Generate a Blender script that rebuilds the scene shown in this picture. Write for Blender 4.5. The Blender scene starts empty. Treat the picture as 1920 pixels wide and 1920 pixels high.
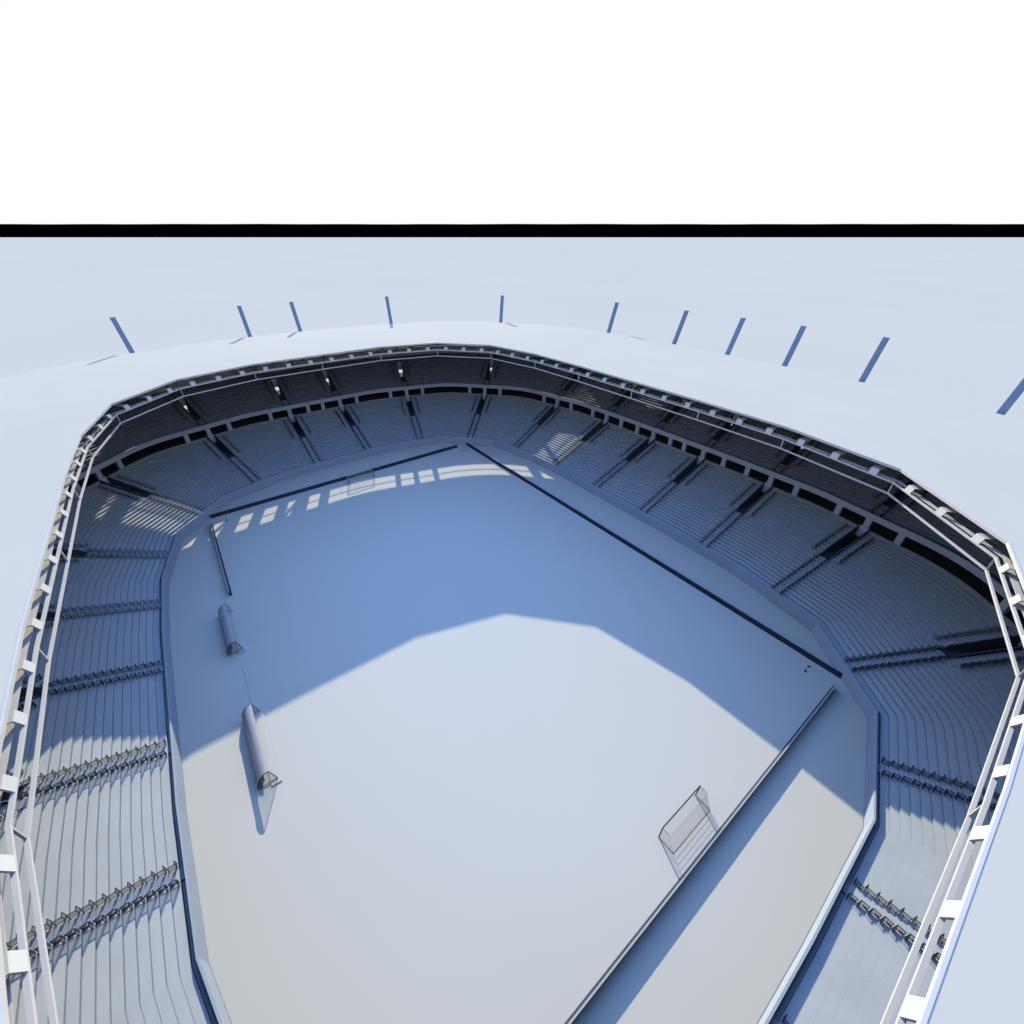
import bpy, math, random
from mathutils import Vector, Matrix
random.seed(4)
R = math.radians
scene = bpy.context.scene
col = scene.collection

# ------------------------------------------------------------------ materials
def mat(name, base, rough=0.75, var=0.05, scale=0.15, bump=0.0, bscale=8.0, metallic=0.0, spec=0.3):
    m = bpy.data.materials.new(name); m.use_nodes = True
    nt = m.node_tree; n = nt.nodes; l = nt.links
    b = n['Principled BSDF']
    b.inputs['Roughness'].default_value = rough
    b.inputs['Metallic'].default_value = metallic
    b.inputs['Specular IOR Level'].default_value = spec
    tc = n.new('ShaderNodeTexCoord')
    ns = n.new('ShaderNodeTexNoise'); ns.inputs['Scale'].default_value = scale
    ns.inputs['Detail'].default_value = 6; ns.inputs['Roughness'].default_value = 0.6
    l.new(tc.outputs['Object'], ns.inputs['Vector'])
    cr = n.new('ShaderNodeValToRGB')
    cr.color_ramp.elements[0].position = 0.3; cr.color_ramp.elements[1].position = 0.7
    cr.color_ramp.elements[0].color = tuple(max(0, c * (1 - var)) for c in base) + (1,)
    cr.color_ramp.elements[1].color = tuple(min(1, c * (1 + var)) for c in base) + (1,)
    l.new(ns.outputs['Fac'], cr.inputs['Fac'])
    l.new(cr.outputs['Color'], b.inputs['Base Color'])
    if bump:
        n2 = n.new('ShaderNodeTexNoise'); n2.inputs['Scale'].default_value = bscale
        n2.inputs['Detail'].default_value = 4
        l.new(tc.outputs['Object'], n2.inputs['Vector'])
        bp = n.new('ShaderNodeBump'); bp.inputs['Strength'].default_value = bump
        bp.inputs['Distance'].default_value = 0.05
        l.new(n2.outputs['Fac'], bp.inputs['Height']); l.new(bp.outputs['Normal'], b.inputs['Normal'])
    return m

M = dict(
    ground=mat('white_ground', (.715, .695, .60), .98, .02, .004, 0, spec=0),
    pitch=mat('white_pitch', (.845, .835, .755), .95, .015, .03, 0, spec=.05),
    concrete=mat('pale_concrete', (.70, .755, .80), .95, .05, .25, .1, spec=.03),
    shaded_riser=mat('shaded_riser_concrete', (.33, .38, .44), .95, .05, .25, .1, spec=.03),  # concrete darkened to carry the crease shade on upright step faces
    upper_shaded_riser=mat('upper_shaded_riser', (.16, .19, .25), .95, .05, .25, .1, spec=.03),  # the same painted shade for step faces of the upper tier
    pit=mat('pit_shade_concrete', (.12, .14, .18), .95, .05, .25, .1, spec=.03),  # recess shade put into the colour, for pits and gallery floor
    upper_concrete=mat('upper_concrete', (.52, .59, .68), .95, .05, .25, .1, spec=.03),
    dark_concrete=mat('shaded_concrete', (.36, .39, .44), .95, .05, .25, .1, spec=.03),
    fascia=mat('painted_fascia', (.54, .63, .75), .9, .03, .2, 0, spec=.03),
    roof=mat('white_roof_membrane', (.715, .69, .60), .95, .02, .05, 0, spec=.05),
    steel=mat('white_steel', (.74, .74, .73), .8, .03, .3, 0, spec=.1),
    mast=mat('blue_grey_steel', (.27, .38, .55), .9, .04, .3, 0, spec=.05),
    dark=mat('interior_shade', (.04, .038, .036), .9, .1, .4, 0),  # near-black colour stands in for deep shade inside the concourse
    board=mat('dark_board', (.035, .045, .07), .55, .1, .6, 0),
    board_edge=mat('board_edge', (.7, .7, .7), .6, .03, .6, 0),
    rail=mat('dark_rail_steel', (.04, .048, .065), .5, .1, 1.0, 0, metallic=.3),
    shell=mat('dugout_shell', (.74, .75, .77), .35, .03, .6, 0, spec=.5),
    frame=mat('dugout_frame', (.06, .065, .08), .5, .05, 1.0, 0),
    seat=mat('bench_seat', (.05, .06, .08), .5, .1, 1.0, 0),
    void_band=mat('black_void', (.0012, .0012, .0012), 1.0, .2, .0005, 0, spec=0),  # flat black for the added horizon band
    net=mat('goal_net', (.55, .57, .6), .8, .05, 1.0, 0),
)
def glass_mat():
    m = bpy.data.materials.new('dugout_glass'); m.use_nodes = True
    b = m.node_tree.nodes['Principled BSDF']
    b.inputs['Base Color'].default_value = (.85, .9, .92, 1)
    b.inputs['Roughness'].default_value = .1
    b.inputs['Alpha'].default_value = .35
    return m
M['glass'] = glass_mat()

# ------------------------------------------------------------------ mesh helpers
class MB:
    def __init__(s): s.v = []; s.f = []
    def quad(s, a, b, c, d):
        i = len(s.v); s.v += [tuple(a), tuple(b), tuple(c), tuple(d)]; s.f.append((i, i+1, i+2, i+3))
    def hexa(s, p):          # 8 points: bottom loop 0-3, top loop 4-7
        i = len(s.v); s.v += [tuple(q) for q in p]
        s.f += [tuple(i+k for k in t) for t in ((3,2,1,0),(4,5,6,7),(0,1,5,4),(1,2,6,5),(2,3,7,6),(3,0,4,7))]
    def box(s, x0, x1, y0, y1, z0, z1):
        s.hexa([(x0,y0,z0),(x1,y0,z0),(x1,y1,z0),(x0,y1,z0),(x0,y0,z1),(x1,y0,z1),(x1,y1,z1),(x0,y1,z1)])
    def bar(s, a, b, w, h=None, up=(0,0,1)):
        a = Vector(a); b = Vector(b); h = h or w
        d = (b-a).normalized(); u = Vector(up)
        if abs(d.dot(u)) > .98: u = Vector((1,0,0))
        r = d.cross(u).normalized(); u = r.cross(d).normalized()
        r *= w/2; u *= h/2
        s.hexa([a-r-u, a+r-u, b+r-u, b-r-u, a-r+u, a+r+u, b+r+u, b-r+u])
    def tube(s, a, b, r0, r1=None, n=8):
        a = Vector(a); b = Vector(b); r1 = r0 if r1 is None else r1
        d = (b-a).normalized(); u = Vector((0,0,1)) if abs(d.z) < .95 else Vector((1,0,0))
        x = d.cross(u).normalized(); y = x.cross(d)
        i = len(s.v)
        for c, r in ((a, r0), (b, r1)):
            for k in range(n):
                t = 2*math.pi*k/n; s.v.append(tuple(c + x*math.cos(t)*r + y*math.sin(t)*r))
        for k in range(n): s.f.append((i+k, i+(k+1)%n, i+n+(k+1)%n, i+n+k))
        s.f.append(tuple(i+k for k in range(n))[::-1]); s.f.append(tuple(i+n+k for k in range(n)))
    def prism(s, prof, place):   # closed profile list, place(j, pt) -> 3d for j in 0,1
        i = len(s.v); n = len(prof)
        for j in (0, 1):
            for q in prof: s.v.append(tuple(place(j, q)))
        for k in range(n): s.f.append((i+k, i+(k+1)%n, i+n+(k+1)%n, i+n+k))
        s.f.append(tuple(i+k for k in range(n))[::-1]); s.f.append(tuple(i+n+k for k in range(n)))
    def mesh(s, name, m):
        me = bpy.data.meshes.new(name); me.from_pydata(s.v, [], s.f); me.update()
        me.materials.append(m)
        return me
    def build(s, name, m, parent=None, origin=None):
        o = bpy.data.objects.new(name, s.mesh(name, m)); col.objects.link(o)
        if parent: o.parent = parent
        return o
def fix_normals(o):
    import bmesh
    bm = bmesh.new(); bm.from_mesh(o.data)
    bmesh.ops.recalc_face_normals(bm, faces=bm.faces); bm.to_mesh(o.data); bm.free()
def tag(o, label=None, cat=None, group=None, kind=None):
    if label: o['label'] = label
    if cat: o['category'] = cat
    if group: o['group'] = group
    if kind: o['kind'] = kind
    return o
def empty(name, loc=(0,0,0), label=None, cat=None, group=None):
    o = bpy.data.objects.new(name, None); col.objects.link(o); o.location = loc
    o.empty_display_size = .5
    return tag(o, label, cat, group)
def unparent_offset(o, parent):     # mesh built in world space under an empty standing elsewhere
    o.parent = parent; o.matrix_parent_inverse = Matrix.Translation(-Vector(parent.location)); return o

# ------------------------------------------------------------------ stadium plan: offsets of one ring
Q = [(66.7,0),(66.5,16.5),(61.7,32.4),(49.4,43.5),(33,46.9),(16.6,47.5),(0,47.5)]
V = [q for q in Q[:6]] + [(-x,y) for x,y in Q[:0:-1]] + [(-x,-y) for x,y in Q[:6]] + [(x,-y) for x,y in Q[:0:-1]]
N = len(V)
nrm = []; LEN = []
for i in range(N):
    a, b = V[i], V[(i+1) % N]; dx, dy = b[0]-a[0], b[1]-a[1]; l = math.hypot(dx, dy)
    LEN.append(l); nrm.append((dy/l, -dx/l))
RM = 20.0
SEG = []       # (u0, u1, kind, data)
VU = []        # u at vertex middle
u = 0.0
for i in range(N):
    n0, n1 = nrm[i-1], nrm[i]
    a0 = math.atan2(n0[1], n0[0]); da = (math.atan2(n1[1], n1[0]) - a0 + math.pi) % (2*math.pi) - math.pi
    SEG.append((u, u+RM*da, 'arc', V[i], a0, da)); VU.append(u+RM*da/2); u += RM*da
    SEG.append((u, u+LEN[i], 'line', V[i], V[(i+1) % N], n1)); u += LEN[i]
UT = u
# u = 0 sits at the start of the arc of vertex 0
def frame(uu):
    uu %= UT
    for s in SEG:
        if s[0] <= uu <= s[1] + 1e-9:
            f = (uu-s[0])/max(1e-9, s[1]-s[0])
            if s[2] == 'arc':
                a = s[4]+s[5]*f; return s[3][0], s[3][1], math.cos(a), math.sin(a)
            return s[3][0]+(s[4][0]-s[3][0])*f, s[3][1]+(s[4][1]-s[3][1])*f, s[5][0], s[5][1]
    return V[0][0], V[0][1], 1.0, 0.0
def P(uu, d, z):
    bx, by, nx, ny = frame(uu); return Vector((bx+nx*d, by+ny*d, z))
def loc(uu, d, t, z):     # local straight frame at uu: d outward, t along increasing u
    bx, by, nx, ny = frame(uu); return Vector((bx+nx*d-ny*t, by+ny*d+nx*t, z))
EM, SM = 0.0, UT/4
AISLE = []
for q in range(4):
    base = [8.0, 30.5, 58.0, 85.7, 105.6, 123.0]
    mid = UT/2*((q+1)//2)
    sg = 1 if q % 2 == 0 else -1
    AISLE += [(mid + sg*b) % UT for b in base]
AISLE.sort()
FIN = []
for mid in (0, UT/2):
    for s in (0, 5.25, 10.7, 25.3, 30.5, 36.2, 55.0):
        for sg in ((1, -1) if s else (1,)): FIN.append((mid+sg*s) % UT)
for mid in (UT/4, 3*UT/4):
    for s in (0, 5.5, 11, 16.5, 22, 27.5, 39.6, 45.2, 50.8):
        for sg in ((1, -1) if s else (1,)): FIN.append((mid+sg*s) % UT)
FIN = [f for f in FIN if abs(f-(UT/2+25.3)) > .5]; FIN.append(278.2)
FIN.sort()
BRACE = [(257.7, 260.5), (274.0, 277.2)]
VW = 1.0      # half width of an entrance pit
US = set()
for s in SEG:
    m = max(1, int(abs(s[5])/R(2.5)+.5)) if s[2] == 'arc' else 6
    for k in range(m): US.add(round(s[0]+(s[1]-s[0])*k/m, 4))
USB = sorted(US)
US2 = set(USB)
for a in AISLE:
    for t in (-VW, VW): US2.add(round((a+t) % UT, 4))
US2 = sorted(US2)
def in_pit(u0, u1):
    m = (u0+u1)/2
    return any(abs((m-a+UT/2) % UT-UT/2) < VW for a in AISLE)
def spans(us):
    return [(us[i], us[i+1] if i+1 < len(us) else UT) for i in range(len(us))]
def sweep(mb, prof, us=USB, closed=False, skip=None):
    # prof: list of (d,z); quads between consecutive profile points around the whole ring
    pts = {}
    def g(uu, k):
        key = (round(uu % UT, 4), k)
        if key not in pts:
            pts[key] = len(mb.v); mb.v.append(tuple(P(uu, prof[k][0], prof[k][1])))
        return pts[key]
    n = len(prof)
    for u0, u1 in spans(us):
        for k in range(n if closed else n-1):
            if skip and skip(u0, u1, k): continue
            k2 = (k+1) % n
            mb.f.append((g(u0, k), g(u1, k), g(u1, k2), g(u0, k2)))
# polygonal (vertex to vertex) sweep for the straight-sided roof edge steelwork
def poly_sweep(mb, prof):
    n = len(prof); i0 = len(mb.v)
    for j in range(N):
        m = Vector(nrm[j-1]) + Vector(nrm[j]); m.normalize(); k = 1/m.dot(Vector(nrm[j]))
        for d, z in prof: mb.v.append((V[j][0]+m.x*d*k, V[j][1]+m.y*d*k, z))
    for j in range(N):
        j2 = (j+1) % N
        for k in range(n):
            k2 = (k+1) % n; mb.f.append((i0+j*n+k, i0+j2*n+k, i0+j2*n+k2, i0+j*n+k2))

# ------------------------------------------------------------------ setting
CAM = Vector((59.207, -30.063, 58.837)); YAW = 2.49845580; PITCH = 0.573894
def strip(name, x0, x1, y0, y1, z, m):
    mb = MB(); mb.quad((x0,y0,z),(x1,y0,z),(x1,y1,z),(x0,y1,z)); return mb.build(name, m)
tag(strip('ground', -90000, 90000, -90000, 90000, -.02, M['ground']), kind='structure')
mb = MB(); i0 = 0
for x, y in V: mb.v.append((x*.999, y*.999, 0))
mb.f.append(tuple(range(N)))
tag(mb.build('pitch', M['pitch']), kind='structure')
# added black band standing in for the black void above the horizon
fw = Vector((math.cos(YAW), math.sin(YAW), 0)); rt = Vector((math.sin(YAW), -math.cos(YAW), 0))
mb = MB(); D = 30000; HT = 58.8 + D*.01985; n = 120
for k in range(n+1):
    t = -80000 + 160000*k/n
    c = Vector((CAM.x, CAM.y, 0)) + rt*t
    h = HT + 6.0*math.sin(k*1.7) + 5*math.sin(k*.43)
    for dd, z in ((D, -.02), (D+30, h), (D+3000, h-5), (D+3300, -.02)):
        q = c + fw*dd; mb.v.append((q.x, q.y, z))
for k in range(n):
    for j in range(3): mb.f.append((k*4+j, k*4+4+j, k*4+5+j, k*4+1+j))
tag(mb.build('void_band', M['void_band']), kind='structure')

# ------------------------------------------------------------------ pitch-side wall
mb = MB(); poly_sweep(mb, [(0, -.02), (0, 2.5), (.22, 2.5), (.22, 1.2), (.22, -.02)])
w = mb.build('perimeter_wall', M['fascia']); fix_normals(w)
tag(w, 'pale smooth concrete wall ringing the pitch below the first seating row', 'wall')

# ------------------------------------------------------------------ lower stand
def shade_risers(o, m):  # upright faces get the darker colour that paints in their shade
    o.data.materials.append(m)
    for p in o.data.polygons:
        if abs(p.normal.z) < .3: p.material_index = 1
D0, DR, Z0, ZR, NR = .78, .86, 1.92, .32, 25
low = empty('lower_stand', (0, 0, 0), 'lower tier of stepped concrete terracing curving around the pitch, in blue shade', 'stand')
def ltread(d): return Z0 + ZR*max(0, math.floor((d-D0)/DR + 1e-6))
prof = [(.22, 1.5), (D0, 1.5)]
for k in range(NR):
    z = Z0+ZR*k; prof += [(D0+DR*k, z), (D0+DR*(k+1), z)]
DB = D0+DR*NR                       # back of the lower tier
prof += [(DB, 10.25), (DB+.35, 10.25), (DB+.35, 8)]
KV = 14                             # first row of the pit
dv0 = D0+DR*KV
zv = Z0+ZR*(KV-1)
def lskip(u0, u1, k):
    if not in_pit(u0, u1): return False
    return 2+2*KV-1 <= k <= 2+2*NR-2 and prof[k][0] >= dv0-1e-6 and prof[min(k+1, len(prof)-1)][0] <= DB+1e-6
mb = MB(); sweep(mb, prof, US2, skip=lskip)
o = mb.build('terrace', M['concrete'], low); shade_risers(o, M['shaded_riser'])
# concourse gallery between the tiers
FB, FT = 12.45, 13.65
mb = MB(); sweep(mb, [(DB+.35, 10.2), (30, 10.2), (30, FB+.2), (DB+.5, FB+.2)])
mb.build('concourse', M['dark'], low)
def pit(parent, a, d0, d1, zf, top, wallh, tunnel_to, lint, name='entrance_pit', m=None):
    # sunken entrance: floor, two sloping parapets, head wall, tunnel
    mb = MB(); W = VW; th = .16
    L = lambda d, t, z: loc(a, d, t, z)
    mb.quad(L(d0-.02,-W,zf), L(d0-.02,W,zf), L(tunnel_to,W,zf), L(tunnel_to,-W,zf))
    for s in (-1, 1):
        def pl(j, q, s=s): return L(q[0], s*(W-th*j*1.0), q[1])
        prof = [(d0+.05, zf), (d0+.05, zf+.25), (d0+.75, top(d0)+wallh), (d1+.2, top(d1)+wallh), (d1+.2, zf)]
        mb.prism(prof, pl)
        mb.quad(L(d1,s*(W-.02),zf), L(tunnel_to,s*(W-.02),zf), L(tunnel_to,s*(W-.02),lint), L(d1,s*(W-.02),lint))
    # head wall above the tunnel mouth, a lighter panel of its own
    zt = top(d1)+wallh; hb = MB()
    hb.hexa([L(d1,-W+th,lint), L(d1,W-th,lint), L(d1+.25,W-th,lint), L(d1+.25,-W+th,lint),
             L(d1,-W+th,zt), L(d1,W-th,zt), L(d1+.25,W-th,zt), L(d1+.25,-W+th,zt)])
    h = hb.build('head_wall', M['fascia']); fix_normals(h)
    mb.quad(L(d1,-W,lint+.003), L(d1,W,lint+.003), L(tunnel_to,W,lint+.003), L(tunnel_to,-W,lint+.003))
    return mb, h
def stair(parent, a, d0, dr, z0, zr, k0, k1, t0, t1):
    # one continuous flight with a half-step in front of every row
    pr = []
    for k in range(k0, k1):
        d, z = d0+dr*k, z0+zr*k
        zb = z-zr if k > 0 else z-.42
        pr += [(d-.43, zb+.004), (d-.43, z-zr/2), (d-.004, z-zr/2), (d-.004, z+.004)]
    pr += [(d0+dr*k1-.45, z0+zr*(k1-1)+.004), (d0+dr*k1-.45, z0+zr*(k1-1)-.3), (d0+dr*k0-.1, z0+zr*k0-.9)]
    mb = MB(); mb.prism(pr, lambda j, q: loc(a, q[0], (t0, t1)[j], q[1]))
    lo = parent is low
    o = mb.build('aisle_steps', M['concrete' if lo else 'upper_concrete']); fix_normals(o)
    shade_risers(o, M['shaded_riser' if lo else 'upper_shaded_riser']); unparent_offset(o, parent)
for a in AISLE:
    top = lambda d: Z0+ZR*(d-D0)/DR
    mb, h = pit(low, a, dv0, DB-.05, zv, top, .75, 31, zv+2.3)
    mb.quad(*[loc(a, 31, t, z) for t, z in ((-VW, zv), (VW, zv), (VW, zv+2.3), (-VW, zv+2.3))])
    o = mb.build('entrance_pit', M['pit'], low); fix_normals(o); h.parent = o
    stair(low, a, D0, DR, Z0, ZR, 0, KV, -.62, .62)
    for t0, t1 in ((-2.1, -VW-.02), (VW+.02, 2.1)): stair(low, a, D0, DR, Z0, ZR, KV, NR, t0, t1)

# ------------------------------------------------------------------ upper stand
upp = empty('upper_stand', (0, 0, 12), 'upper tier of steep dark terracing under the roof behind a flat fascia band', 'stand')
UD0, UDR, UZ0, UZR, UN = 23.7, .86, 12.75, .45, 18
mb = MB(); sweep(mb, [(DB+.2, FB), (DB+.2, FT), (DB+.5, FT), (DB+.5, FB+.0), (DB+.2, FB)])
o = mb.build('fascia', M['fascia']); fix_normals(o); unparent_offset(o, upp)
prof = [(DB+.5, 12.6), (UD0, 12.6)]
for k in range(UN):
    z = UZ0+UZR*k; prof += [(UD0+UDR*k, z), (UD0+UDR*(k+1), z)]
UDB = UD0+UDR*UN
prof += [(39.85, UZ0+UZR*(UN-1))]
KU = 4; KU1 = 13
udv0 = UD0+UDR*KU; udv1 = UD0+UDR*KU1; uzv = UZ0+UZR*(KU-1)
def uskip(u0, u1, k):
    if not in_pit(u0, u1): return False
    a, b = prof[k][0], prof[min(k+1, len(prof)-1)][0]
    return a >= udv0-1e-6 and b <= udv1+1e-6
mb = MB(); sweep(mb, prof, US2, skip=uskip)
o = mb.build('terrace', M['upper_concrete']); shade_risers(o, M['upper_shaded_riser']); unparent_offset(o, upp)
for a in AISLE:
    top = lambda d: UZ0+UZR*(d-UD0)/UDR
    mb, h = pit(upp, a, udv0, udv1-.05, uzv, top, .75, udv1+.35, uzv+2.5)
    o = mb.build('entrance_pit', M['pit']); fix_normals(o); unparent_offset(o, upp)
    h.parent = o; h.matrix_parent_inverse = Matrix.Translation(Vector((0, 0, 0)))
    stair(upp, a, UD0, UDR, UZ0, UZR, 0, KU, -.62, .62)
    stair(upp, a, UD0, UDR, UZ0, UZR, KU1+1, UN, -.62, .62)
    for t0, t1 in ((-2.1, -VW-.02), (VW+.02, 2.1)): stair(upp, a, UD0, UDR, UZ0, UZR, KU, KU1, t0, t1)
# pillars of the concourse, flush with the fascia
for a in AISLE:
    for t in (-5.7, 0, 5.7):
        uu = a+t; mb = MB()
        L = lambda d, tt, z: loc(uu, d, tt, z)
        hw = .55
        mb.hexa([L(DB+.197,-hw,10.0), L(DB+.197,hw,10.0), L(DB+.9,hw,10.0), L(DB+.9,-hw,10.0),
                 L(DB+.197,-hw,FB+.01), L(DB+.197,hw,FB+.01), L(DB+.9,hw,FB+.01), L(DB+.9,-hw,FB+.01)])
        unparent_offset(mb.build('pillar', M['fascia']), upp)

# ------------------------------------------------------------------ outer facade with the clerestory opening
fac = empty('outer_facade', (0, 0, 0), 'outer wall behind the upper tier with a slot of openings letting sunlight in', 'wall')
WB, WT, WR = 23.2, 26.2, 24.7
def fskip(u0, u1, k): return k == 1 and in_pit(u0, u1)
GZ = uzv+2.5
mb = MB(); sweep(mb, [(40, -.02), (40, uzv-.05), (40.4, uzv-.05), (40.4, -.02)]); mb.build('lower_wall', M['concrete'], fac)
mb = MB(); sweep(mb, [(40, GZ), (40, WB), (40.4, WB), (40.4, GZ), (40, GZ)]); mb.build('middle_wall', M['concrete'], fac)
mb = MB(); sweep(mb, [(40.4, 22.6), (43.4, 22.6), (43.4, 24.3), (43.6, 24.3), (43.6, 22.4), (40.4, 22.4)]); mb.build('slot_view_blocker', M['upper_concrete'], fac)  # added ring that blocks bright ground and haze behind the window slot
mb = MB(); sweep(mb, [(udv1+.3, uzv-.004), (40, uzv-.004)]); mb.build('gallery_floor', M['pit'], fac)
for a in AISLE:
    for t in (-6.5, 6.5):
        mb = MB(); L = lambda d, tt, z: loc(a+t, d, tt, z)
        mb.hexa([L(39.95,-.4,uzv-.04), L(39.95,.4,uzv-.04), L(40.45,.4,uzv-.04), L(40.45,-.4,uzv-.04), L(39.95,-.4,GZ+.02), L(39.95,.4,GZ+.02), L(40.45,.4,GZ+.02), L(40.45,-.4,GZ+.02)])
        mb.build('gallery_pillar', M['concrete'], fac)
mb = MB(); sweep(mb, [(40, WT), (40, 30.9), (40.4, 30.9), (40.4, WT), (40, WT)])
mb.build('upper_wall', M['concrete'], fac)
mb = MB(); sweep(mb, [(40.12, WR-.09), (40.12, WR+.09), (40.28, WR+.09), (40.28, WR-.09), (40.12, WR-.09)])
mb.build('window_rail', M['steel'], fac)
for uu in FIN:
    mb = MB(); hw = .6
    L = lambda d, t, z: loc(uu, d, t, z)
    mb.hexa([L(38.3,-hw,21.0), L(38.3,hw,21.0), L(42.1,hw,21.0), L(42.1,-hw,21.0),
             L(38.3,-hw,30.85), L(38.3,hw,30.85), L(42.1,hw,30.85), L(42.1,-hw,30.85)])
    mb.build('window_fin', M['concrete'], fac)

for ua, ub in BRACE:
    mb = MB(); A = [P(ua-.3, 40.2, WB), P(ua+.6, 40.2, WB), P(ub+.5, 40.2, WT), P(ub-.4, 40.2, WT)]
    nx, ny = frame((ua+ub)/2)[2:]; o2 = Vector((nx*.2, ny*.2, 0))
    mb.hexa([A[0]-o2, A[1]-o2, A[1]+o2, A[0]+o2, A[3]-o2, A[2]-o2, A[2]+o2, A[3]+o2])
    o = mb.build('window_brace', M['concrete'], fac); fix_normals(o)

# ------------------------------------------------------------------ roof
roof = empty('stadium_roof', (0, 0, 31), 'broad smooth white ring roof with an open polygon above the pitch', 'roof')
mb = MB()
poly_in = [(0, 32.2)]
rp = [(0.0, 32.0), (0.0, 32.2), (4, 32.2), (12, 32.1), (22, 31.85), (32, 31.6), (44, 31.2), (44, 30.9), (32, 31.2), (12, 31.65), (3, 31.9), (0.0, 32.0)]
sweep(mb, rp)
o = mb.build('roof_deck', M['roof']); fix_normals(o); unparent_offset(o, roof)
mb = MB(); poly_sweep(mb, [(-.06, 31.85), (-.06, 32.23), (.1, 32.23), (.1, 31.85)])
o = mb.build('edge_trim', M['steel']); fix_normals(o); unparent_offset(o, roof)

# ------------------------------------------------------------------ gantry hung from the roof edge
gan = empty('roof_gantry', (0, 0, 28), 'pale steel gantry of brackets, rails and a catwalk hanging under the roof edge', 'gantry')
def ring_bar(name, d, z, w, h):
    mb = MB(); poly_sweep(mb, [(d-w/2, z-h/2), (d-w/2, z+h/2), (d+w/2, z+h/2), (d+w/2, z-h/2)])
    o = mb.build(name, M['steel']); fix_normals(o); unparent_offset(o, gan)
ring_bar('upper_rail', 0, 30.1, .23, .23)
ring_bar('lower_rail', 0, 28.4, .21, .21)
ring_bar('catwalk', .78, 30.2, .56, .05)
for j in range(N):
    mb = MB(); mb.bar((V[j][0], V[j][1], 28.51), (V[j][0], V[j][1], 29.98), .15)
    unparent_offset(mb.build('strut', M['steel']), gan)
    a, b = Vector(V[j]), Vector(V[(j+1) % N]); n = Vector(nrm[j]); tdir = (b-a).normalized()
    for f in (1/6, .5, 5/6):
        c = a+(b-a)*f; mb = MB(); hw = .54
        pr = [(-.13, 30.18), (.16, 31.0), (2.6, 31.0), (2.6, 31.85), (2.75, 31.85), (2.75, 30.9), (.25, 30.9), (.0, 30.18)]
        def pl(j2, q):
            p = c + n*q[0] + tdir*(hw if j2 else -hw); return (p.x, p.y, q[1])
        mb.prism(pr, pl)
        o = mb.build('bracket', M['steel']); fix_normals(o); unparent_offset(o, gan)

# ------------------------------------------------------------------ leaning masts outside the roof
ordn = ['first','second','third','fourth','fifth','sixth','seventh','eighth','ninth','tenth','eleventh','twelfth','thirteenth',
        'fourteenth','fifteenth','sixteenth','seventeenth','eighteenth']
def mast_mesh(uu):
    mb = MB()
    ZT, DT, sl = 39.6, 52.0, .385
    zb = 18.7; db = DT-sl*(ZT-zb)
    hw, dp, th = .56, .7, .14
    prof = [(-hw, 0), (hw, 0), (hw, dp), (hw-th, dp), (hw-th, th), (-hw+th, th), (-hw+th, dp), (-hw, dp)]
    n = len(prof); i = len(mb.v)
    for z, d in ((zb, db), (ZT, DT)):
        for t, dd in prof: mb.v.append(tuple(loc(uu, d+dd, t, z)))
    for k in range(n): mb.f.append((i+k, i+(k+1)%n, i+n+(k+1)%n, i+n+k))
    mb.f.append(tuple(i+k for k in range(n))[::-1]); mb.f.append(tuple(i+n+k for k in range(n)))
    return mb
def mast_arm(uu):      # stub arm that carries the mast on the facade
    mb = MB()
    mb.hexa([loc(uu, 40.35, -.4, 18.9), loc(uu, 40.35, .4, 18.9), loc(uu, 44.1, .4, 18.9), loc(uu, 44.1, -.4, 18.9),
             loc(uu, 40.35, -.4, 19.6), loc(uu, 40.35, .4, 19.6), loc(uu, 44.3, .4, 19.6), loc(uu, 44.3, -.4, 19.6)])
    return mb
vis = [318.5, 295.0, 270.7, 255.3, 230.7, 203.2, 174.3, 153.8, 137.0, 121.0, 104.3, 84.5]
shown = [a for a in vis if a < 310]
for a in vis:
    c = P(a, 44, 18.7); o = empty('leaning_mast', c)
    m1 = mast_mesh(a).build('shaft', M['mast']); fix_normals(m1); unparent_offset(m1, o)
    m2 = mast_arm(a).build('support_arm', M['mast']); fix_normals(m2); unparent_offset(m2, o)
    if a in shown:
        k = shown.index(a)
        if k == 0: lb = 'blue-grey channel mast leaning outward behind the roof, leftmost and most tilted left'
        elif k == len(shown)-1: lb = 'blue-grey channel mast behind the roof, cut off by the right picture edge'
        else: lb = 'blue-grey channel mast leaning outward behind the roof, %s from the left' % ordn[k]
    else: lb = 'blue-grey channel mast outside the left frame edge behind the roof'
    tag(o, lb, 'mast', 'masts standing around the outside of the roof')

# ------------------------------------------------------------------ pitch-side boards
def board(p0, p1, n, lb, h=.95):
    p0 = Vector(p0); p1 = Vector(p1); n = Vector(n)
    t = empty('perimeter_board', ((p0.x+p1.x)/2, (p0.y+p1.y)/2, 0), lb, 'board', 'boards around the pitch')
    mb = MB()
    pr = [(-.05, .02), (.22, h), (.34, h), (.34, .02)]
    def pl(j, q):
        p = (p1 if j else p0)+n*q[0]; return (p.x, p.y, q[1])
    mb.prism(pr, pl); o = mb.build('panel', M['board']); fix_normals(o); unparent_offset(o, t)
    mb = MB()
    mb.prism([(.20, h+.003), (.20, h+.07), (.36, h+.07), (.36, h+.003)], pl)
    o = mb.build('top_edge', M['board_edge']); fix_normals(o); unparent_offset(o, t)
board((-56, -37), (-56, 33.7), (-1, 0), 'long dark board behind the far goal')
board((-56.2, 37), (56.4, 37), (0, 1), 'longest dark board, running diagonally along the right touchline')
board((56.3, 34.2), (56.3, -34), (1, 0), 'dark board behind the near goal with a sunlit top edge')
board((-52.4, -37.1), (-22.5, -37.1), (0, -1), 'short dark board on the left touchline beyond the dugouts')

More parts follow.
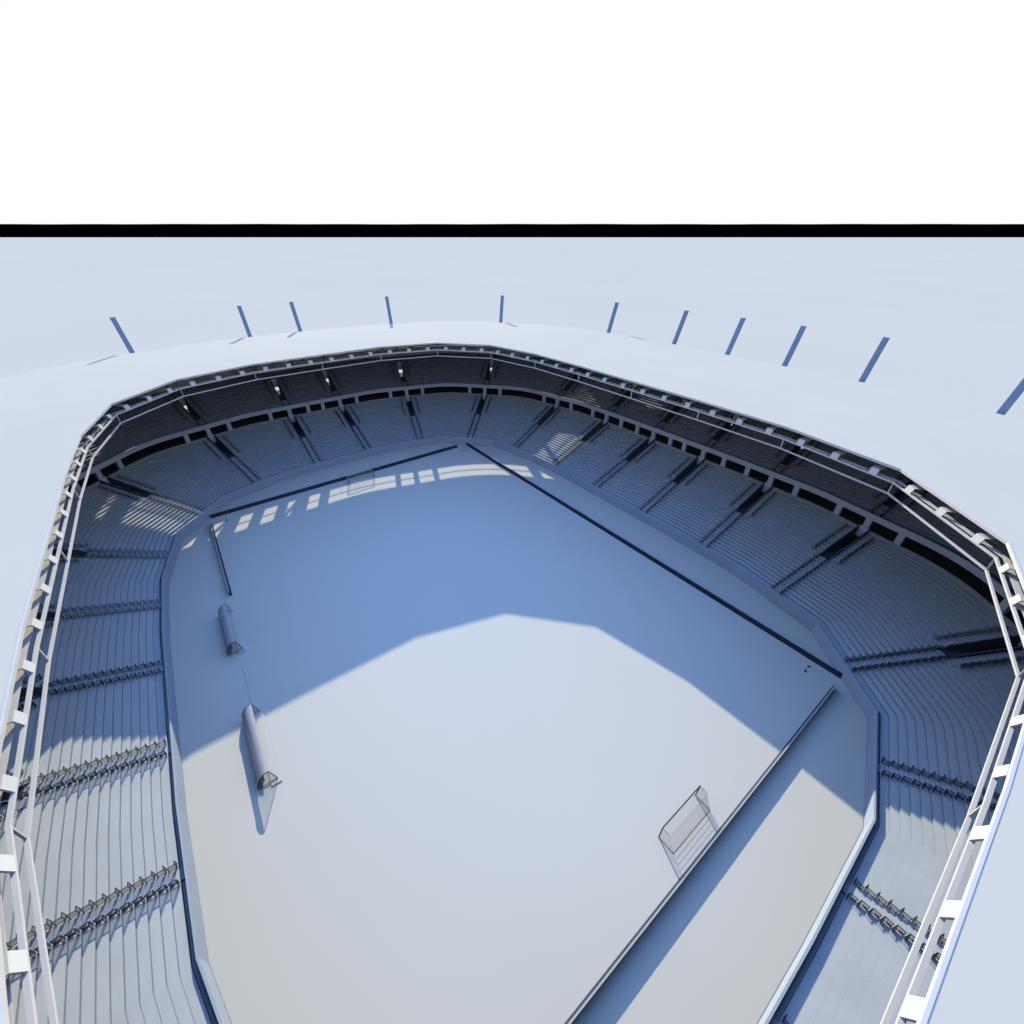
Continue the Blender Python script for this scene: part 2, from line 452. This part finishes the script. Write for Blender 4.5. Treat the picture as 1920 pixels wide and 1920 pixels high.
# ------------------------------------------------------------------ goals
def goal(x, s, lb):
    t = empty('football_goal', (x, 0, 0), lb, 'goal')
    mb = MB(); r = .07
    mb.tube((0,-3.66,0),(0,-3.66,2.44), r); mb.tube((0,3.66,0),(0,3.66,2.44), r); mb.tube((0,-3.73,2.44),(0,3.73,2.44), r)
    mb.build('goal_frame', M['rail'], t)
    mb = MB()
    mb.tube((s*.9,-3.66,2.44),(0,-3.66,2.44), .03); mb.tube((s*.9,3.66,2.44),(0,3.66,2.44), .03)
    mb.tube((s*2.0,-3.66,0),(s*2.0,3.66,0), .03)
    for y in (-3.66, 3.66): mb.tube((0,y,.03),(s*2.0,y,.03), .03)
    mb.build('net_bar', M['rail'], t)
    for y in ((-4.6, 4.6) if s < 0 else ()):
        mb = MB(); mb.tube((s*3.0, y, 0), (s*3.0, y, 2.6), .05)
        mb.build('net_post', M['rail'], t)
    mb = MB(); w = .016
    A = lambda k: (s*.9, 2.44)
    ny = 30
    for k in range(ny+1):
        y = -3.66+7.32*k/ny
        mb.bar((0,y,2.44),(s*.9,y,2.44), w); mb.bar((s*.9,y,2.44),(s*2.0,y,.02), w)
    for k in range(1, 11):
        f = k/10; mb.bar((s*(.9+1.1*f),-3.66,2.44-2.42*f),(s*(.9+1.1*f),3.66,2.44-2.42*f), w)
    for f in (.33, .66): mb.bar((s*.9*f,-3.66,2.44),(s*.9*f,3.66,2.44), w)
    for y in (-3.66, 3.66):
        for k in range(1, 10):
            z = 2.44*k/10; mb.bar((0,y,z),(s*(2.0-1.1*k/10),y,z), w)
        for k in range(1, 8):
            xx = s*2.0*k/8; zt = 2.44 if k/8*2 <= .9 else 2.44*(2.0-abs(xx))/1.1
            mb.bar((xx,y,0),(xx,y,zt), w)
    mb.build('net', M['net'], t)
goal(-52.5, -1, 'goal at the far end with strips of sunlight on the ground before it')
goal(52.5, 1, 'goal at the near end standing in full sunlight')

# ------------------------------------------------------------------ corner flags
for x, y, lb in ((-52.5,-34,'corner flag at the far left corner of the pitch'), (-52.5,34,'corner flag at the far corner where two boards nearly meet'),
                 (52.5,34,'corner flag on the right, near the end of the longest board'), (52.5,-34,'corner flag in the sunlit corner nearest the viewer')):
    t = empty('corner_flag', (x, y, 0), lb, 'flag', 'corner flags')
    mb = MB(); mb.tube((0,0,0),(0,0,1.55), .03); mb.tube((0,0,0),(0,0,.12), .22, .14, 12); mb.build('pole', M['rail'], t)
    mb = MB(); mb.hexa([(0,-.01,1.15),(.4,-.01,1.22),(.4,.01,1.22),(0,.01,1.15),(0,-.01,1.53),(.4,-.01,1.45),(.4,.01,1.45),(0,.01,1.53)])
    mb.build('flag', M['rail'], t)

# ------------------------------------------------------------------ dugouts and their low platforms
def dugout(x0, x1, lb):
    yf, yb, H = -38.2, -39.9, 2.35
    t = empty('team_dugout', ((x0+x1)/2, -39, 0), lb, 'dugout', 'dugouts on the left touchline')
    hw = (x1-x0)/2; yf += 39; yb += 39
    arc = []
    for k in range(13):
        a = math.pi/2*k/12; arc.append((yb+(yf-yb)*(1-math.cos(a)), .1+(H-.1)*math.sin(a)))
    mb = MB(); th = .05
    inn = [(y+(.0 if k == 12 else th*math.cos(math.pi/2*k/12)), z-th*math.sin(math.pi/2*k/12)) for k, (y, z) in enumerate(arc)]
    prof = arc + inn[::-1]
    for k in range(12):
        mb.quad((-hw,*arc[k]),(hw,*arc[k]),(hw,*arc[k+1]),(-hw,*arc[k+1]))
        mb.quad((-hw,*inn[k]),(hw,*inn[k]),(hw,*inn[k+1]),(-hw,*inn[k+1]))
    for x in (-hw, hw):
        for k in range(12): mb.quad((x,*arc[k]),(x,*arc[k+1]),(x,*inn[k+1]),(x,*inn[k]))
    mb.quad((-hw,*arc[12]),(hw,*arc[12]),(hw,*inn[12]),(-hw,*inn[12]))
    o = mb.build('shell', M['shell'], t); fix_normals(o)
    for p in o.data.polygons: p.use_smooth = False
    for s in (-1, 1):
        x = s*(hw-.03); mb = MB()
        pts = [(x, y, z) for y, z in arc] + [(x, yf+.35, 1.0), (x, yf+.5, .1)]
        for k in range(len(pts)-1): mb.tube(pts[k], pts[k+1], .055, n=6)
        mb.tube(pts[-1], pts[0], .055, n=6)
        g = mb.build('end_frame', M['frame'] if s > 0 else M['shell'], t)
        m2 = MB(); i = 0
        for q in pts: m2.v.append((x-s*.02, q[1], q[2]))
        m2.f.append(tuple(range(len(pts))))
        m2.build('end_pane', M['glass'], g)
    mb = MB(); mb.box(-hw+.3, hw-.3, yb+.45, yb+.6, .12, .5); mb.box(-hw+.3, hw-.3, yb+.4, yb+.85, .5, .56)
    b = mb.build('bench', M['frame'], t)
    n = int((2*hw-.8)/.55)
    for k in range(n):
        xc = -hw+.6+.55*k; mb = MB()
        mb.box(xc-.22, xc+.22, yb+.42, yb+.88, .565, .63); mb.hexa([(xc-.22,yb+.36,.63),(xc+.22,yb+.36,.63),(xc+.22,yb+.42,.63),(xc-.22,yb+.42,.63),
                 (xc-.2,yb+.28,1.2),(xc+.2,yb+.28,1.2),(xc+.2,yb+.34,1.2),(xc-.2,yb+.34,1.2)])
        mb.build('seat', M['seat'], b)
    return t
dugout(-17.6, -6.6, 'farther curved-roof dugout, lying wholly in shade on the left touchline')
dugout(7.4, 19.0, 'nearer curved-roof dugout with sunlit shell on the left touchline')
def plat(x0, x1, lb):
    mb = MB()
    mb.hexa([(x0,-38.55,0),(x1,-38.55,0),(x1,-37.3,0),(x0,-37.3,0),(x0,-38.55,.1),(x1,-38.55,.1),(x1,-37.3,.1),(x0,-37.3,.1)])
    o = mb.build('dugout_platform', M['pitch']); tag(o, lb, 'platform', 'low platforms under the dugouts')
plat(-17.8, -6.0, 'low pale slab under the farther dugout')
plat(7.2, 19.6, 'low pale slab under the nearer dugout')
for x0, x1, lb in ((-22.3, -17.9, 'short low kerb between the board and the farther dugout'), (-4.7, 7.1, 'low pale kerb between the two dugouts')):
    mb = MB(); mb.box(x0, x1, -38.4, -37.8, 0, .07)
    tag(mb.build('touchline_kerb', M['pitch']), lb, 'kerb', 'low kerbs along the left touchline')

# ------------------------------------------------------------------ aisle railings
def rail_mb(place, th=1.0):
    # radial barrier panel with a short return at its inner end
    mb = MB(); L, Wd, h = .34, .42, .9
    def bar(a, b, w): mb.bar(place(*a), place(*b), w*th)
    bar((-L, 0, h), (L, 0, h), .055); bar((-L, 0, .12), (L, 0, .12), .035)
    bar((-L, 0, 0), (-L, 0, h), .055); bar((L, 0, 0), (L, 0, h), .055)
    for j in range(1, 7): bar((-L+2*L*j/7, 0, .12), (-L+2*L*j/7, 0, h), .03)
    bar((-L, 0, h), (-L, Wd, h), .05); bar((-L, Wd, 0), (-L, Wd, h), .05); bar((-L, 0, .12), (-L, Wd, .12), .035)
    for j in range(1, 3): bar((-L, Wd*j/3, .12), (-L, Wd*j/3, h), .028)
    return mb
fwd3 = Vector((math.cos(PITCH)*math.cos(YAW), math.cos(PITCH)*math.sin(YAW), -math.sin(PITCH)))
rgt3 = rt; up3 = rgt3.cross(fwd3)
def proj(p):
    d = p-CAM; z = d.dot(fwd3)
    return (960+800*d.dot(rgt3)/z, 960-800*d.dot(up3)/z, z) if z > .1 else (-1e6, 0, 1)
def inside(x, y):
    c = False
    for i in range(N):
        (x1, y1), (x2, y2) = V[i], V[(i+1) % N]
        if (y1 > y) != (y2 > y) and x < (x2-x1)*(y-y1)/(y2-y1)+x1: c = not c
    return c
def seen(p):
    x, y, z = proj(p)
    if not (-15 < x < 1935 and 420 < y < 1935): return False
    t = (32.2-CAM.z)/(p.z-CAM.z); q = CAM+(p-CAM)*t
    return inside(q.x, q.y)
spots = []
order = sorted([a for a in AISLE if True], reverse=True)
order = [a for a in order if a < 425] + [a for a in order if a >= 425]
for a in AISLE:
    for s in (-1, 1):
        for k in range(KV):
            spots.append((a, s, k, 'low', loc(a, D0+DR*k+.45, s*.8, Z0+ZR*k)))
        for k in range(KV, NR-1):
            spots.append((a, s, k, 'pit', loc(a, D0+DR*k+.45, s*2.5, Z0+ZR*k)))
        for k in range(UN-2):
            t = .8 if (k < KU or k > KU1) else 2.5
            spots.append((a, s, k, 'upper', loc(a, UD0+UDR*k+.45, s*t, UZ0+UZR*k)))
spots = [s for s in spots if seen(s[4])]
spots.sort(key=lambda s: (s[4]-CAM).dot(fwd3))
# aisles counted clockwise from the bottom left of the picture
va = sorted({round(s[0], 3) for s in spots if s[3] == 'low'}, key=lambda a: -((a-430) % UT))
aidx = {a: i for i, a in enumerate(va)}
ords = ordn + ['nineteenth','twentieth','twenty-first','twenty-second','twenty-third','twenty-fourth']
proto = None; rest = []
near = spots[:300]
for (a, s, k, kind, p) in near:
    bx, by, nx, ny = frame(a)
    if proto is None:
        proto = {(q, w): rail_mb(lambda d, t, z, q=q: (d, t*q, z), w).mesh('aisle_railing', M['rail']) for q in (-1, 1) for w in (1.0, .7)}
    o = bpy.data.objects.new('aisle_railing', proto[(s, 1.0 if (p-CAM).length < 95 else .7)]); col.objects.link(o)
    o.location = p; o.rotation_euler = (0, 0, math.atan2(ny, nx))
    side = 'far' if s < 0 else 'near'
    side = 'clockwise side' if s < 0 else 'anticlockwise side'
    an = ords[aidx.get(round(a, 3), 0)]
    if kind == 'low': lb = 'dark barred railing, %s up from the pitch, %s, %s aisle from bottom left' % (ords[k], side, an)
    elif kind == 'pit': lb = 'dark barred railing, %s up beside the entrance pit, %s, %s aisle from bottom left' % (ords[k-KV], side, an)
    else: lb = 'dark upper-tier railing, %s up from the fascia, %s, %s aisle from bottom left' % (ords[k], side, an)
    tag(o, lb, 'railing', 'railings along the stand aisles')
mb = MB()
for (a, s, k, kind, p) in spots[300:]:
    bx, by, nx, ny = frame(a)
    m2 = rail_mb(lambda d, t, z: (p.x+nx*d-ny*t*s, p.y+ny*d+nx*t*s, p.z+z), .6)
    i = len(mb.v); mb.v += m2.v; mb.f += [tuple(i+q for q in f) for f in m2.f]
if mb.v:
    tag(mb.build('aisle_railing', M['rail']), 'smaller dark railings along the farther aisles of both tiers', 'railing', kind='stuff')
print('railings', len(near), len(spots)-len(near), 'aisles', len(va))

# ------------------------------------------------------------------ camera, light, world
cam = bpy.data.cameras.new('camera'); co = bpy.data.objects.new('camera', cam); col.objects.link(co)
cam.lens = 15; cam.sensor_width = 36; cam.clip_start = .1; cam.clip_end = 400000
co.location = CAM; co.rotation_euler = (math.pi/2-PITCH, 0, YAW-math.pi/2)
scene.camera = co
sd = Vector((-2.333, .922, 1)).normalized()          # towards the sun
sl = bpy.data.lights.new('sun', 'SUN'); so = bpy.data.objects.new('sun', sl); col.objects.link(so)
sl.energy = 4.2; sl.angle = R(.35); sl.color = (1.0, .90, .66)
so.rotation_euler = sd.to_track_quat('Z', 'Y').to_euler(); so.location = (0, 0, 120)
w = bpy.data.worlds.new('World'); scene.world = w; w.use_nodes = True
nt = w.node_tree; n = nt.nodes; l = nt.links
bg = n['Background']
sky = n.new('ShaderNodeTexSky'); sky.sky_type = 'NISHITA'; sky.sun_disc = False
el = math.asin(sd.z); sky.sun_elevation = el
sky.sun_rotation = math.atan2(sd.x, sd.y)
sky.air_density = 1.6; sky.dust_density = .4; sky.ozone_density = 2.0
tint = n.new('ShaderNodeMix'); tint.data_type = 'RGBA'; tint.blend_type = 'MULTIPLY'
tint.inputs[0].default_value = 1.0; tint.inputs[7].default_value = (1.95, 2.28, 3.35, 1)
l.new(sky.outputs['Color'], tint.inputs[6])
tc = n.new('ShaderNodeTexCoord'); sp = n.new('ShaderNodeSeparateXYZ'); l.new(tc.outputs['Generated'], sp.inputs[0])
mr = n.new('ShaderNodeMapRange'); mr.interpolation_type = 'SMOOTHSTEP'
mr.inputs['From Min'].default_value = .30; mr.inputs['From Max'].default_value = .50
mr.inputs['To Min'].default_value = 1.0; mr.inputs['To Max'].default_value = 0.0
l.new(sp.outputs['Z'], mr.inputs['Value'])
hz = n.new('ShaderNodeMix'); hz.data_type = 'RGBA'
SK = .10
hz.inputs[7].default_value = (1.0/SK, 1.0/SK, 1.0/SK, 1)       # white haze above the horizon
l.new(mr.outputs[0], hz.inputs[0]); l.new(tint.outputs[2], hz.inputs[6])
l.new(hz.outputs[2], bg.inputs['Color']); bg.inputs['Strength'].default_value = SK
scene.view_settings.view_transform = 'Standard'; scene.view_settings.look = 'None'
scene.view_settings.exposure = 0; scene.view_settings.gamma = 1
scene.render.engine = 'CYCLES'
scene.cycles.use_denoising = True
scene.cycles.max_bounces = 4; scene.cycles.diffuse_bounces = 0
scene.cycles.transparent_max_bounces = 8
